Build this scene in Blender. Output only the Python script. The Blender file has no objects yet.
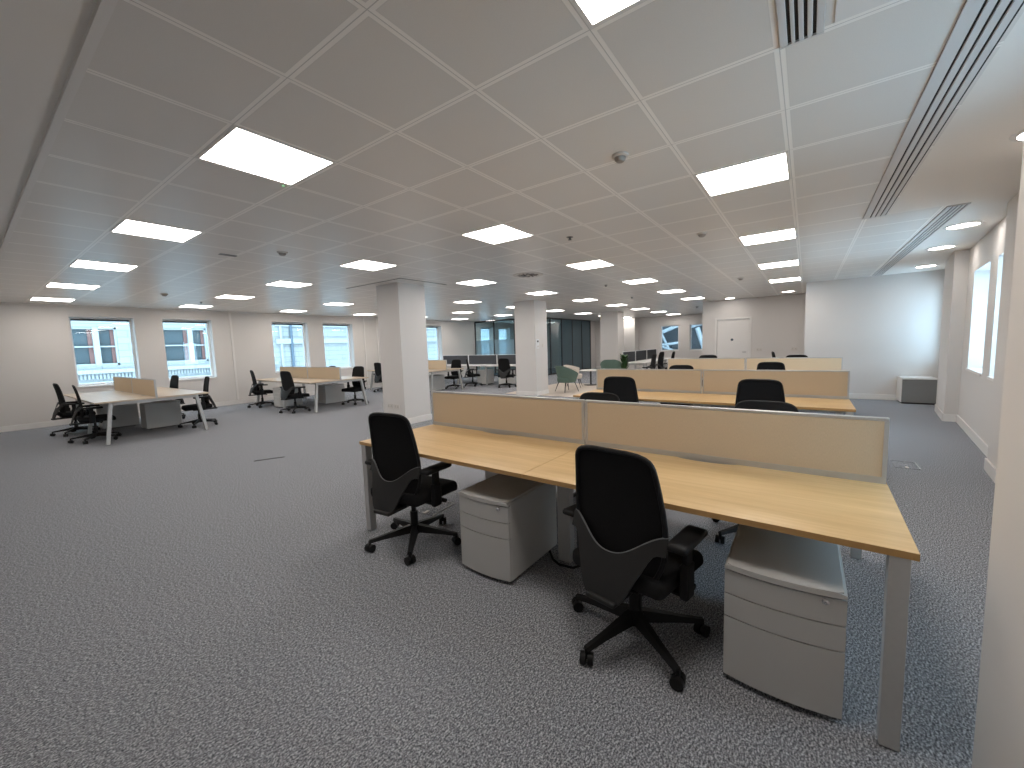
import bpy, bmesh, math, random
from mathutils import Vector, Matrix
random.seed(7)
PI = math.pi
C = bpy.context.scene.collection
S = bpy.context.scene

# ------------------------------------------------------------------ camera, world, exposure
ZC = 2.685                                   # ceiling height
cam_d = bpy.data.cameras.new('camera'); cam = bpy.data.objects.new('camera', cam_d); C.objects.link(cam)
cam_d.sensor_width = 36.0; cam_d.lens = 404.75 / 1024 * 36; cam_d.clip_start = 0.05; cam_d.clip_end = 200
R_right = Vector((0.5864540, -0.8093163, -0.0328453))
R_down = Vector((-0.0960380, -0.0292130, -0.9949489))
R_fwd = Vector((0.8042689, 0.5866462, -0.0948572))
m = Matrix((R_right, -R_down, -R_fwd)).transposed().to_4x4()
m.translation = Vector((0, 0, 1.45))
cam.matrix_world = m
S.camera = cam

w = bpy.data.worlds.new('sky'); S.world = w; w.use_nodes = True
bg = w.node_tree.nodes['Background']
bg.inputs['Color'].default_value = (0.55, 0.79, 1.0, 1); bg.inputs['Strength'].default_value = 7.8

S.view_settings.view_transform = 'Standard'; S.view_settings.look = 'None'
S.view_settings.gamma = 1.0; S.view_settings.use_curve_mapping = False
S.view_settings.exposure = 0.22
PANEL_STRENGTH = 13.5                        # the office's LED ceiling panels
PANEL_COLOR = (1.0, 0.935, 0.87)

# ------------------------------------------------------------------ materials
def new_mat(name):
    mt = bpy.data.materials.new(name); mt.use_nodes = True
    return mt, mt.node_tree, mt.node_tree.nodes['Principled BSDF']

def plain(name, col, rough=0.5, metal=0.0, spec=0.5, bump=0.0, bscale=200.0, vary=0.0, vscale=30.0):
    mt, nt, b = new_mat(name)
    b.inputs['Base Color'].default_value = (*col, 1); b.inputs['Roughness'].default_value = rough
    b.inputs['Metallic'].default_value = metal; b.inputs['Specular IOR Level'].default_value = spec
    tc = nt.nodes.new('ShaderNodeTexCoord')
    if vary:
        n = nt.nodes.new('ShaderNodeTexNoise'); n.inputs['Scale'].default_value = vscale; n.inputs['Detail'].default_value = 4
        nt.links.new(tc.outputs['Object'], n.inputs['Vector'])
        mx = nt.nodes.new('ShaderNodeMix'); mx.data_type = 'RGBA'
        mx.inputs[6].default_value = (*[c * (1 - vary) for c in col], 1); mx.inputs[7].default_value = (*[min(1, c * (1 + vary)) for c in col], 1)
        nt.links.new(n.outputs['Fac'], mx.inputs[0]); nt.links.new(mx.outputs[2], b.inputs['Base Color'])
    if bump:
        n = nt.nodes.new('ShaderNodeTexNoise'); n.inputs['Scale'].default_value = bscale
        nt.links.new(tc.outputs['Object'], n.inputs['Vector'])
        bp = nt.nodes.new('ShaderNodeBump'); bp.inputs['Strength'].default_value = bump; bp.inputs['Distance'].default_value = 0.002
        nt.links.new(n.outputs['Fac'], bp.inputs['Height']); nt.links.new(bp.outputs['Normal'], b.inputs['Normal'])
    return mt

def emit(name, col, strength):
    mt, nt, b = new_mat(name)
    b.inputs['Base Color'].default_value = (0.8, 0.8, 0.8, 1)
    b.inputs['Emission Color'].default_value = (*col, 1); b.inputs['Emission Strength'].default_value = strength
    return mt

def glass(name, tint, gloss=0.08, rough=0.0, haze=0.0, hazecol=(0.7, 0.8, 0.85)):
    mt, nt, b = new_mat(name); nt.nodes.remove(b)
    out = nt.nodes['Material Output']
    t = nt.nodes.new('ShaderNodeBsdfTransparent'); t.inputs['Color'].default_value = (*tint, 1)
    g = nt.nodes.new('ShaderNodeBsdfGlossy'); g.inputs['Roughness'].default_value = rough
    lw = nt.nodes.new('ShaderNodeLayerWeight'); lw.inputs['Blend'].default_value = 0.5
    pw = nt.nodes.new('ShaderNodeMath'); pw.operation = 'POWER'; pw.inputs[1].default_value = 5.0
    nt.links.new(lw.outputs['Facing'], pw.inputs[0])
    fr = nt.nodes.new('ShaderNodeMath'); fr.operation = 'MULTIPLY_ADD'; fr.inputs[1].default_value = 0.9; fr.inputs[2].default_value = gloss * 0.5
    nt.links.new(pw.outputs[0], fr.inputs[0])
    mx = nt.nodes.new('ShaderNodeMixShader')
    nt.links.new(fr.outputs[0], mx.inputs['Fac'])
    first = t.outputs['BSDF']
    if haze:
        d = nt.nodes.new('ShaderNodeBsdfTranslucent'); d.inputs['Color'].default_value = (*hazecol, 1)
        d2 = nt.nodes.new('ShaderNodeBsdfDiffuse'); d2.inputs['Color'].default_value = (*hazecol, 1)
        a = nt.nodes.new('ShaderNodeMixShader'); a.inputs['Fac'].default_value = 0.5
        nt.links.new(d.outputs[0], a.inputs[1]); nt.links.new(d2.outputs[0], a.inputs[2])
        mh = nt.nodes.new('ShaderNodeMixShader'); mh.inputs['Fac'].default_value = haze
        nt.links.new(first, mh.inputs[1]); nt.links.new(a.outputs[0], mh.inputs[2]); first = mh.outputs[0]
    nt.links.new(first, mx.inputs[1]); nt.links.new(g.outputs['BSDF'], mx.inputs[2])
    nt.links.new(mx.outputs[0], out.inputs['Surface'])
    return mt

def carpet_mat():
    mt, nt, b = new_mat('carpet')
    L = nt.links.new; N = nt.nodes.new
    tc = N('ShaderNodeTexCoord')
    mp = N('ShaderNodeMapping'); mp.inputs['Scale'].default_value = (1.0, 2.2, 1.0); mp.inputs['Rotation'].default_value = (0, 0, 0.6)
    L(tc.outputs['Object'], mp.inputs['Vector'])
    n1 = N('ShaderNodeTexNoise'); n1.inputs['Scale'].default_value = 64; n1.inputs['Detail'].default_value = 3; n1.inputs['Roughness'].default_value = 0.6
    L(mp.outputs[0], n1.inputs['Vector'])
    n2 = N('ShaderNodeTexNoise'); n2.inputs['Scale'].default_value = 150; n2.inputs['Detail'].default_value = 2
    L(tc.outputs['Object'], n2.inputs['Vector'])
    ad = N('ShaderNodeMath'); ad.operation = 'ADD'; L(n1.outputs['Fac'], ad.inputs[0]); L(n2.outputs['Fac'], ad.inputs[1])
    ml = N('ShaderNodeMath'); ml.operation = 'MULTIPLY'; ml.inputs[1].default_value = 0.5; L(ad.outputs[0], ml.inputs[0])
    r = N('ShaderNodeValToRGB'); r.color_ramp.elements[0].position = 0.38; r.color_ramp.elements[1].position = 0.63
    r.color_ramp.elements[0].color = (0.070, 0.074, 0.086, 1); r.color_ramp.elements[1].color = (0.62, 0.64, 0.68, 1)
    e = r.color_ramp.elements.new(0.5); e.color = (0.245, 0.252, 0.275, 1)
    L(ml.outputs[0], r.inputs[0]); L(r.outputs[0], b.inputs['Base Color'])
    b.inputs['Roughness'].default_value = 0.95; b.inputs['Specular IOR Level'].default_value = 0.15
    bp = N('ShaderNodeBump'); bp.inputs['Strength'].default_value = 0.5; bp.inputs['Distance'].default_value = 0.004
    L(n1.outputs['Fac'], bp.inputs['Height']); L(bp.outputs[0], b.inputs['Normal'])
    return mt

def wood_mat(name, c0, c1, rough=0.38):
    mt, nt, b = new_mat(name); L = nt.links.new; N = nt.nodes.new
    tc = N('ShaderNodeTexCoord')
    mp = N('ShaderNodeMapping'); mp.inputs['Scale'].default_value = (1.0, 0.06, 1.0); L(tc.outputs['Object'], mp.inputs['Vector'])
    n = N('ShaderNodeTexNoise'); n.inputs['Scale'].default_value = 38; n.inputs['Detail'].default_value = 5; n.inputs['Roughness'].default_value = 0.65
    L(mp.outputs[0], n.inputs['Vector'])
    n2 = N('ShaderNodeTexNoise'); n2.inputs['Scale'].default_value = 6; L(mp.outputs[0], n2.inputs['Vector'])
    a = N('ShaderNodeMath'); a.operation = 'MULTIPLY_ADD'; a.inputs[1].default_value = 0.6; L(n.outputs['Fac'], a.inputs[0])
    m2 = N('ShaderNodeMath'); m2.operation = 'MULTIPLY'; m2.inputs[1].default_value = 0.4; L(n2.outputs['Fac'], m2.inputs[0]); L(m2.outputs[0], a.inputs[2])
    r = N('ShaderNodeValToRGB'); r.color_ramp.elements[0].position = 0.35; r.color_ramp.elements[1].position = 0.65
    r.color_ramp.elements[0].color = (*c0, 1); r.color_ramp.elements[1].color = (*c1, 1)
    L(a.outputs[0], r.inputs[0]); L(r.outputs[0], b.inputs['Base Color']); b.inputs['Roughness'].default_value = rough
    return mt

def fabric_mat(name, col, amp=0.12, scale=350):
    mt, nt, b = new_mat(name); L = nt.links.new; N = nt.nodes.new
    tc = N('ShaderNodeTexCoord')
    n = N('ShaderNodeTexNoise'); n.inputs['Scale'].default_value = scale; n.inputs['Detail'].default_value = 2
    mp = N('ShaderNodeMapping'); mp.inputs['Scale'].default_value = (1, 1, 0.25); L(tc.outputs['Object'], mp.inputs['Vector']); L(mp.outputs[0], n.inputs['Vector'])
    mx = N('ShaderNodeMix'); mx.data_type = 'RGBA'
    mx.inputs[6].default_value = (*[c * (1 - amp) for c in col], 1); mx.inputs[7].default_value = (*[c * (1 + amp) for c in col], 1)
    L(n.outputs['Fac'], mx.inputs[0]); L(mx.outputs[2], b.inputs['Base Color'])
    b.inputs['Roughness'].default_value = 0.9; b.inputs['Specular IOR Level'].default_value = 0.2
    bp = N('ShaderNodeBump'); bp.inputs['Strength'].default_value = 0.25; bp.inputs['Distance'].default_value = 0.001
    L(n.outputs['Fac'], bp.inputs['Height']); L(bp.outputs[0], b.inputs['Normal'])
    return mt

def ceiling_tile_mat():
    """600 mm perforated metal pans with flat bands along the joints."""
    mt, nt, b = new_mat('ceiling_tile'); L = nt.links.new; N = nt.nodes.new
    tc = N('ShaderNodeTexCoord'); sp = N('ShaderNodeSeparateXYZ'); L(tc.outputs['Object'], sp.inputs[0])
    def math_(op, a, bval=None):
        n = N('ShaderNodeMath'); n.operation = op
        L(a, n.inputs[0])
        if bval is not None:
            if isinstance(bval, (int, float)): n.inputs[1].default_value = bval
            else: L(bval, n.inputs[1])
        return n.outputs[0]
    def dist(axis, off):
        x = math_('ADD', sp.outputs[axis], 60.0 - off); x = math_('DIVIDE', x, 0.6); x = math_('FRACT', x)
        x = math_('SUBTRACT', x, 0.5); x = math_('ABSOLUTE', x); x = math_('SUBTRACT', x, 0.5); x = math_('MULTIPLY', x, -0.6)
        return x                                  # metres from nearest joint
    dx = dist(0, (1.6787 * 0.6) % 0.6); dy = dist(1, (4.2211 * 0.6) % 0.6)
    d = math_('MINIMUM', dx, dy)
    band = math_('LESS_THAN', d, 0.022); crack = math_('LESS_THAN', d, 0.0022)
    edge = math_('LESS_THAN', math_('ABSOLUTE', math_('SUBTRACT', d, 0.022)), 0.0022)
    # perforation dots (only read as a slight texture)
    n = N('ShaderNodeTexNoise'); n.inputs['Scale'].default_value = 260; L(tc.outputs['Object'], n.inputs['Vector'])
    mx = N('ShaderNodeMix'); mx.data_type = 'RGBA'; mx.inputs[6].default_value = (0.70, 0.675, 0.64, 1); mx.inputs[7].default_value = (0.80, 0.77, 0.735, 1)
    L(n.outputs['Fac'], mx.inputs[0])
    m1 = N('ShaderNodeMix'); m1.data_type = 'RGBA'; L(band, m1.inputs[0]); L(mx.outputs[2], m1.inputs[6]); m1.inputs[7].default_value = (0.95, 0.92, 0.88, 1)
    dark = math_('MAXIMUM', crack, math_('MULTIPLY', edge, 0.45))
    m2 = N('ShaderNodeMix'); m2.data_type = 'RGBA'; L(dark, m2.inputs[0]); L(m1.outputs[2], m2.inputs[6]); m2.inputs[7].default_value = (0.62, 0.60, 0.58, 1)
    L(m2.outputs[2], b.inputs['Base Color'])
    b.inputs['Roughness'].default_value = 0.30; b.inputs['Specular IOR Level'].default_value = 0.45
    bp = N('ShaderNodeBump'); bp.inputs['Strength'].default_value = 0.15; bp.inputs['Distance'].default_value = 0.002
    L(n.outputs['Fac'], bp.inputs['Height']); L(bp.outputs[0], b.inputs['Normal'])
    return mt

def stone_mat():
    mt, nt, b = new_mat('stone_blocks'); L = nt.links.new; N = nt.nodes.new
    tc = N('ShaderNodeTexCoord'); mp = N('ShaderNodeMapping'); mp.inputs['Rotation'].default_value = (PI / 2, 0, 0)
    L(tc.outputs['Object'], mp.inputs['Vector'])
    br = N('ShaderNodeTexBrick'); br.inputs['Scale'].default_value = 1.0
    br.inputs['Brick Width'].default_value = 1.6; br.inputs['Row Height'].default_value = 0.25; br.inputs['Mortar Size'].default_value = 0.014
    br.inputs['Color1'].default_value = (0.27, 0.27, 0.26, 1); br.inputs['Color2'].default_value = (0.245, 0.245, 0.235, 1); br.inputs['Mortar'].default_value = (0.17, 0.17, 0.17, 1)
    L(mp.outputs[0], br.inputs['Vector']); L(br.outputs['Color'], b.inputs['Base Color']); b.inputs['Roughness'].default_value = 0.9
    return mt

M = dict(
    carpet=carpet_mat(),
    wall=plain('wall_paint', (0.70, 0.67, 0.645), 0.75, bump=0.08, bscale=300),
    trim=plain('trim_gloss', (0.80, 0.775, 0.75), 0.4),
    plaster=plain('ceiling_plaster', (0.88, 0.85, 0.81), 0.8, bump=0.1, bscale=260),
    tile=ceiling_tile_mat(),
    ventbar=plain('vent_aluminium', (0.66, 0.65, 0.64), 0.5),
    alum=plain('aluminium', (0.55, 0.55, 0.55), 0.42, metal=0.6),
    silver=plain('silver_paint', (0.50, 0.50, 0.495), 0.42, metal=0.2, vary=0.05, vscale=60),
    pedestal=plain('pedestal_paint', (0.56, 0.555, 0.54), 0.5, bump=0.05, bscale=600),
    gap=plain('dark_gap', (0.02, 0.02, 0.02), 0.8),
    glarewood=wood_mat('glare_pale_laminate', (0.58, 0.46, 0.34), (0.70, 0.58, 0.45), 0.3),  # same wood, with window glare on the tops painted in as a paler tone
    wood=wood_mat('beech_laminate', (0.60, 0.385, 0.17), (0.76, 0.525, 0.265)),
    woodedge=wood_mat('beech_edge', (0.44, 0.255, 0.095), (0.56, 0.34, 0.14)),
    beige=fabric_mat('beige_fabric', (0.60, 0.485, 0.345)),
    greyfab=fabric_mat('charcoal_fabric', (0.075, 0.08, 0.09)),
    black=plain('black_plastic', (0.010, 0.010, 0.011), 0.5, spec=0.25),
    blackfab=fabric_mat('black_fabric', (0.012, 0.012, 0.013), 0.3, 500),
    shell=plain('graphite_plastic', (0.019, 0.019, 0.0195), 0.5, spec=0.35),
    shelltrim=plain('grey_edge_plastic', (0.14, 0.145, 0.15), 0.35),
    steel=plain('chrome', (0.7, 0.7, 0.7), 0.2, metal=1.0),
    white=plain('white_laminate', (0.80, 0.79, 0.77), 0.4),
    whitefr=plain('white_frame', (0.82, 0.83, 0.84), 0.4),
    green=fabric_mat('sage_fabric', (0.125, 0.185, 0.155)),
    cream=fabric_mat('cream_fabric', (0.66, 0.60, 0.54)),
    darkmetal=plain('dark_metal', (0.03, 0.03, 0.033), 0.45),
    leaf=plain('leaf_green', (0.035, 0.085, 0.025), 0.45, vary=0.4, vscale=9),
    pot=plain('grey_pot', (0.25, 0.25, 0.25), 0.7),
    soil=plain('soil', (0.03, 0.02, 0.015), 0.95),
    lounge=plain('pale_timber_floor', (0.62, 0.54, 0.47), 0.5, vary=0.08, vscale=12),
    glass=glass('window_glass', (0.93, 0.97, 0.98)),
    tint=glass('partition_glass', (0.74, 0.84, 0.87), 0.10),
    frost=glass('frosted_film', (0.82, 0.93, 0.98), 0.08, 0.3, haze=0.4, hazecol=(0.70, 0.86, 0.93)),
    teal=glass('teal_reflection_glass', (0.50, 0.60, 0.64), 0.12, 0.1, haze=0.5, hazecol=(0.26, 0.345, 0.375)),  # teal haze in the colour stands in for reflections on the side glass
    facade=stone_mat(),
    facadetrim=plain('stone_trim', (0.29, 0.29, 0.28), 0.85, vary=0.05, vscale=4),
    fwindow=plain('facade_glass', (0.05, 0.065, 0.07), 0.25, spec=0.25),
    rust=plain('red_brown_blind', (0.14, 0.06, 0.05), 0.7),
    slate=plain('blue_grey_sheet', (0.06, 0.085, 0.11), 0.6),
    street=plain('asphalt', (0.10, 0.10, 0.10), 0.9, vary=0.2),
    darkclad=plain('dark_cladding', (0.028, 0.032, 0.036), 0.6, spec=0.2, vary=0.5, vscale=0.8),
    beam=plain('white_beam', (0.20, 0.21, 0.215), 0.5),
    greybox=plain('grey_perforated', (0.24, 0.24, 0.24), 0.6, vary=0.25, vscale=250),
    sensor=plain('sensor_plastic', (0.36, 0.33, 0.30), 0.5),
    plate=plain('socket_plastic', (0.66, 0.62, 0.58), 0.4),
    panel=emit('led_panel', PANEL_COLOR, PANEL_STRENGTH),
    downlight=emit('led_downlight', PANEL_COLOR, 18.0),
    led=emit('green_led', (0.2, 1.0, 0.3), 1.2),
)

# ------------------------------------------------------------------ mesh helpers
class MB:
    def __init__(s): s.bm = bmesh.new()
    def box(s, x0, y0, z0, x1, y1, z1, bev=0.0, seg=2):
        r = bmesh.ops.create_cube(s.bm, size=1.0); vs = r['verts']
        for v in vs:
            v.co = Vector(((x0 + x1) / 2 + v.co.x * (x1 - x0), (y0 + y1) / 2 + v.co.y * (y1 - y0), (z0 + z1) / 2 + v.co.z * (z1 - z0)))
        if bev:
            es = list({e for v in vs for e in v.link_edges})
            bmesh.ops.bevel(s.bm, geom=es, offset=bev, segments=seg, affect='EDGES', profile=0.5)
        return s
    def bar(s, p0, p1, wx, wy, up=(0, 0, 1)):
        """square bar from p0 to p1"""
        p0 = Vector(p0); p1 = Vector(p1); d = (p1 - p0).normalized(); u = Vector(up)
        if abs(d.dot(u)) > 0.95: u = Vector((1, 0, 0))
        a = d.cross(u).normalized(); b = a.cross(d).normalized()
        f = []
        for p in (p0, p1):
            f.append([s.bm.verts.new(p + a * sx * wx / 2 + b * sy * wy / 2) for sx, sy in ((-1, -1), (1, -1), (1, 1), (-1, 1))])
        for i in range(4):
            j = (i + 1) % 4; s.bm.faces.new((f[0][i], f[0][j], f[1][j], f[1][i]))
        s.bm.faces.new(f[0][::-1]); s.bm.faces.new(f[1])
        return s
    def tube(s, pts, r, n=8, closed=False):
        pts = [Vector(p) for p in pts]; rs = r if isinstance(r, (list, tuple)) else [r] * len(pts)
        rings = []; k = len(pts); prev = None
        for i, p in enumerate(pts):
            if closed: d = pts[(i + 1) % k] - pts[i - 1]
            else: d = pts[min(i + 1, k - 1)] - pts[max(i - 1, 0)]
            d.normalize()
            if prev is None:
                u = Vector((0, 0, 1)) if abs(d.z) < 0.9 else Vector((1, 0, 0))
                a = d.cross(u).normalized()
            else:
                a = (prev - d * prev.dot(d)).normalized()
            prev = a; b = d.cross(a)
            rings.append([s.bm.verts.new(p + (a * math.cos(t) + b * math.sin(t)) * rs[i]) for t in [2 * PI * q / n for q in range(n)]])
        rng = range(k) if closed else range(k - 1)
        for i in rng:
            A = rings[i]; B = rings[(i + 1) % k]
            for q in range(n): s.bm.faces.new((A[q], A[(q + 1) % n], B[(q + 1) % n], B[q]))
        if not closed:
            s.bm.faces.new(rings[0][::-1]); s.bm.faces.new(rings[-1])
        return s
    def lathe(s, prof, n=20, cx=0, cy=0):
        rings = []
        for r, z in prof:
            rings.append([s.bm.verts.new((cx + r * math.cos(2 * PI * q / n), cy + r * math.sin(2 * PI * q / n), z)) for q in range(n)])
        for A, B in zip(rings, rings[1:]):
            for q in range(n): s.bm.faces.new((A[q], A[(q + 1) % n], B[(q + 1) % n], B[q]))
        if prof[0][0] > 0: s.bm.faces.new(rings[0][::-1])
        if prof[-1][0] > 0: s.bm.faces.new(rings[-1])
        return s
    def prism(s, pts, z0, z1):
        a = [s.bm.verts.new((x, y, z0)) for x, y in pts]; b = [s.bm.verts.new((x, y, z1)) for x, y in pts]
        n = len(pts)
        for i in range(n): s.bm.faces.new((a[i], a[(i + 1) % n], b[(i + 1) % n], b[i]))
        s.bm.faces.new(a[::-1]); s.bm.faces.new(b)
        return s
    def grid(s, fn, nu, nv, thick=0.0, wrap=False):
        """surface fn(u,v), u,v in 0..1; optional thickness along -normal"""
        V = [[Vector(fn(i / nu, j / nv)) for j in range(nv + 1)] for i in range(nu + 1)]
        def nrm(i, j):
            a = V[min(i + 1, nu)][j] - V[max(i - 1, 0)][j]; b = V[i][min(j + 1, nv)] - V[i][max(j - 1, 0)]
            n = a.cross(b); return n.normalized() if n.length > 1e-9 else Vector((1, 0, 0))
        F = [[s.bm.verts.new(V[i][j]) for j in range(nv + 1)] for i in range(nu + 1)]
        for i in range(nu):
            for j in range(nv): s.bm.faces.new((F[i][j], F[i + 1][j], F[i + 1][j + 1], F[i][j + 1]))
        if thick:
            G = [[s.bm.verts.new(V[i][j] - nrm(i, j) * thick) for j in range(nv + 1)] for i in range(nu + 1)]
            for i in range(nu):
                for j in range(nv): s.bm.faces.new((G[i][j], G[i][j + 1], G[i + 1][j + 1], G[i + 1][j]))
            for i in range(nu):
                s.bm.faces.new((F[i][0], G[i][0], G[i + 1][0], F[i + 1][0])); s.bm.faces.new((F[i][nv], F[i + 1][nv], G[i + 1][nv], G[i][nv]))
            for j in range(nv):
                s.bm.faces.new((F[0][j], F[0][j + 1], G[0][j + 1], G[0][j])); s.bm.faces.new((F[nu][j], G[nu][j], G[nu][j + 1], F[nu][j + 1]))
        return s
    def build(s, name, mat, parent=None, loc=None, rz=0.0, smooth=False):
        bmesh.ops.recalc_face_normals(s.bm, faces=s.bm.faces[:])
        me = bpy.data.meshes.new(name); s.bm.to_mesh(me); s.bm.free()
        me.materials.append(M[mat] if isinstance(mat, str) else mat)
        if smooth:
            for p in me.polygons: p.use_smooth = True
            try: me.set_sharp_from_angle(angle=math.radians(42))
            except Exception: pass
        o = bpy.data.objects.new(name, me); C.objects.link(o)
        if parent: o.parent = parent
        if loc: o.location = loc
        o.rotation_euler.z = rz
        return o

def tag(o, label, cat, group=None, kind=None):
    o['label'] = label; o['category'] = cat
    if group: o['group'] = group
    if kind: o['kind'] = kind
    return o
def thing(name, label, cat, loc=(0, 0, 0), rz=0.0, group=None):
    o = bpy.data.objects.new(name, None); C.objects.link(o); o.empty_display_size = 0.1
    o.location = loc; o.rotation_euler.z = rz
    return tag(o, label, cat, group)
def struct(name, mb, mat, parent=None, **k):
    o = mb.build(name, mat, parent, **k)
    if parent is None: o['kind'] = 'structure'
    return o
def copy_tree(o, parent=None):
    c = o.copy(); C.objects.link(c)
    if parent: c.parent = parent
    for ch in list(o.children): copy_tree(ch, c)
    return c
def dup(root, loc, rz, label, group=None):
    r = copy_tree(root); r.location = loc; r.rotation_euler.z = rz; r['label'] = label
    if group: r['group'] = group
    return r

# ------------------------------------------------------------------ room shell
XE, YL = 21.5, 13.5
struct('floor', MB().box(-2.0, -3.0, -0.2, 22.0, 14.0, 0.0), 'carpet')

TX = 0.455                                    # left edge of the tiled ceiling
struct('ceiling', MB().box(TX, -0.65, ZC, 5.9, YL, ZC + 0.1).box(5.9, -1.25, ZC, XE, YL, ZC + 0.1), 'tile')
pl = MB().box(-2.0, -3.0, ZC, 0.385, YL, ZC + 0.1).box(0.395, -3.0, ZC, 5.9, -0.65, ZC + 0.1).box(5.9, -3.0, ZC, XE, -1.25, ZC + 0.1)
struct('ceiling_plaster', pl, 'plaster')
struct('trim_1', MB().box(0.42, -0.65, ZC - 0.003, TX, YL, ZC + 0.1), 'trim')
struct('trim_2', MB().box(0.385, -0.65, ZC + 0.022, 0.42, YL, ZC + 0.1), 'plaster')
# plain collar in the tiles round the first column, with its shadow line
col = MB().box(4.72, 5.78, ZC - 0.004, 4.735, 7.45, ZC).box(4.72, 5.78, ZC - 0.004, 5.85, 5.795, ZC)
struct('trim_3', col, 'gap')
struct('trim_4', MB().box(4.735, 5.795, ZC - 0.002, 5.85, 7.45, ZC), 'tile')

def wall_run(name, p0, p1, thick, z0, z1, openings, mat='wall', side=1):
    """wall whose inner face runs p0->p1; thickness to the right of travel (side=1) ; openings (s0,s1,za,zb)"""
    p0 = Vector((*p0, 0)); p1 = Vector((*p1, 0)); L = (p1 - p0).length; a = math.atan2(p1.y - p0.y, p1.x - p0.x)
    mb = MB(); y0, y1 = (0, thick) if side > 0 else (-thick, 0)
    s = 0.0
    for (s0, s1, za, zb) in sorted(openings):
        if s0 > s: mb.box(s, y0, z0, s0, y1, z1)
        mb.box(s0, y0, z0, s1, y1, za); mb.box(s0, y0, zb, s1, y1, z1); s = s1
    mb.box(s, y0, z0, L, y1, z1)
    return struct(name, mb, mat, loc=p0, rz=a)

win_no = [0]
def window(p0, ang, s0, s1, za, zb, depth, mullion=False, sill=True, head=True, t=0.05):
    """recessed window in a wall run starting at p0 (inner face), glass at 'depth' outward (local +y)"""
    win_no[0] += 1
    f = MB(); d0, d1 = depth, depth + 0.06
    f.box(s0, d0, za, s0 + t, d1, zb); f.box(s1 - t, d0, za, s1, d1, zb)
    f.box(s0 + t, d0, za, s1 - t, d1, za + t); f.box(s0 + t, d0, zb - t, s1 - t, d1, zb)
    root = f.build('window_%d' % win_no[0], 'whitefr', loc=(*p0, 0), rz=ang); root['kind'] = 'structure'
    MB().box(s0 + t, d0 + 0.025, za + t, s1 - t, d0 + 0.035, zb - t).build('glass_pane', 'glass', root)
    if sill: MB().box(s0 - 0.0, -0.02, za - 0.03, s1 + 0.0, depth, za + 0.004, 0.004).build('window_sill', 'trim', root)
    if head: MB().box(s0 + t, d0 - 0.02, zb - t - 0.03, s1 - t, d0, zb - t + 0.01).build('blind_rail', 'darkmetal', root)
    return root

# left wall (faces the street); s = x + 2
lw = [(1.62, 2.72), (3.27, 4.34), (5.92, 7.04), (7.58, 8.70), (10.35, 11.45), (12.05, 13.18), (15.95, 17.0), (17.45, 18.5), (19.3, 20.3)]
wall_run('wall_left', (-2.0, YL), (XE + 0.3, YL), 0.34, -0.2, ZC + 0.1, [(a + 2, b + 2, 0.83, 2.43) for a, b in lw])
for a, b in lw: window((-2.0, YL), 0.0, a + 2, b + 2, 0.83, 2.43, 0.22)
struct('baseboard_left', MB().box(-2.0, YL - 0.016, 0, 15.4, YL, 0.12, 0.004), 'trim')
for k, x in enumerate((4.78, 9.15, 9.72)):   # boxed pipes on the window wall
    struct('trim_%d' % (5 + k), MB().box(x, YL - 0.03, 0.12, x + 0.05, YL, ZC), 'trim')
struct('trim_8', MB().box(-2.0, YL - 0.02, ZC - 0.03, 16.4, YL, ZC), 'trim')

# far wall with two windows towards a steel-framed court; s runs from y=13.5 downwards
fw = [(5.22, 6.12), (3.80, 4.70)]
wall_run('wall_far', (XE, 13.5), (XE, 2.6), 0.34, -0.2, ZC + 0.1, [(13.5 - b, 13.5 - a, 0.92, 2.20) for a, b in fw], side=1)
for a, b in fw: window((XE, 13.5), -PI / 2, 13.5 - b, 13.5 - a, 0.92, 2.20, 0.10, head=False)
struct('baseboard_far', MB().box(XE - 0.016, 2.84, 0, XE, 9.7, 0.12, 0.004), 'trim')
struct('wall_pier_far', MB().box(20.9, 7.25, 0, XE, 7.9, ZC), 'wall')

# wall with the store door, and the returns
DX = 14.8
struct('wall_store', MB().box(DX, 2.40, 0, DX + 0.2, 2.84, ZC).box(DX, -0.1, 0, DX + 0.2, 1.48, ZC).box(DX, 1.48, 2.05, DX + 0.2, 2.40, ZC).box(DX + 0.2, 2.64, 0, XE, 2.84, ZC), 'wall')
struct('trim_9', MB().box(DX - 0.015, 2.40, 0, DX, 2.46, 2.11, 0.003).box(DX - 0.015, 1.42, 0, DX, 1.48, 2.11, 0.003).box(DX - 0.015, 1.48, 2.05, DX, 2.40, 2.11, 0.003), 'trim')
dr = struct('door_1', MB().box(DX + 0.02, 1.485, 0.006, DX + 0.06, 2.395, 2.045, 0.002), 'trim')
MB().tube([(DX + 0.02, 1.56, 1.0), (DX - 0.03, 1.56, 1.0), (DX - 0.035, 1.60, 1.0), (DX - 0.035, 1.66, 1.0)], 0.009).build('door_handle', 'steel', dr)
MB().lathe([(0.0, 0.0), (0.04, 0.0), (0.04, 0.003), (0.0, 0.003)], 20).build('door_sign', 'slate', dr, loc=(DX + 0.018, 1.96, 1.40)).rotation_euler = (0, -PI / 2, 0)
struct('wall_return', MB().box(11.85, -0.15, 0, DX + 0.2, 0.05, ZC), 'wall')
struct('wall_back', MB().box(11.85, -3.0, 0, 12.05, -0.15, ZC), 'wall')
struct('baseboard_back', MB().box(11.834, -2.3, 0, 11.85, 0.05, 0.12, 0.004), 'trim')

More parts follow.
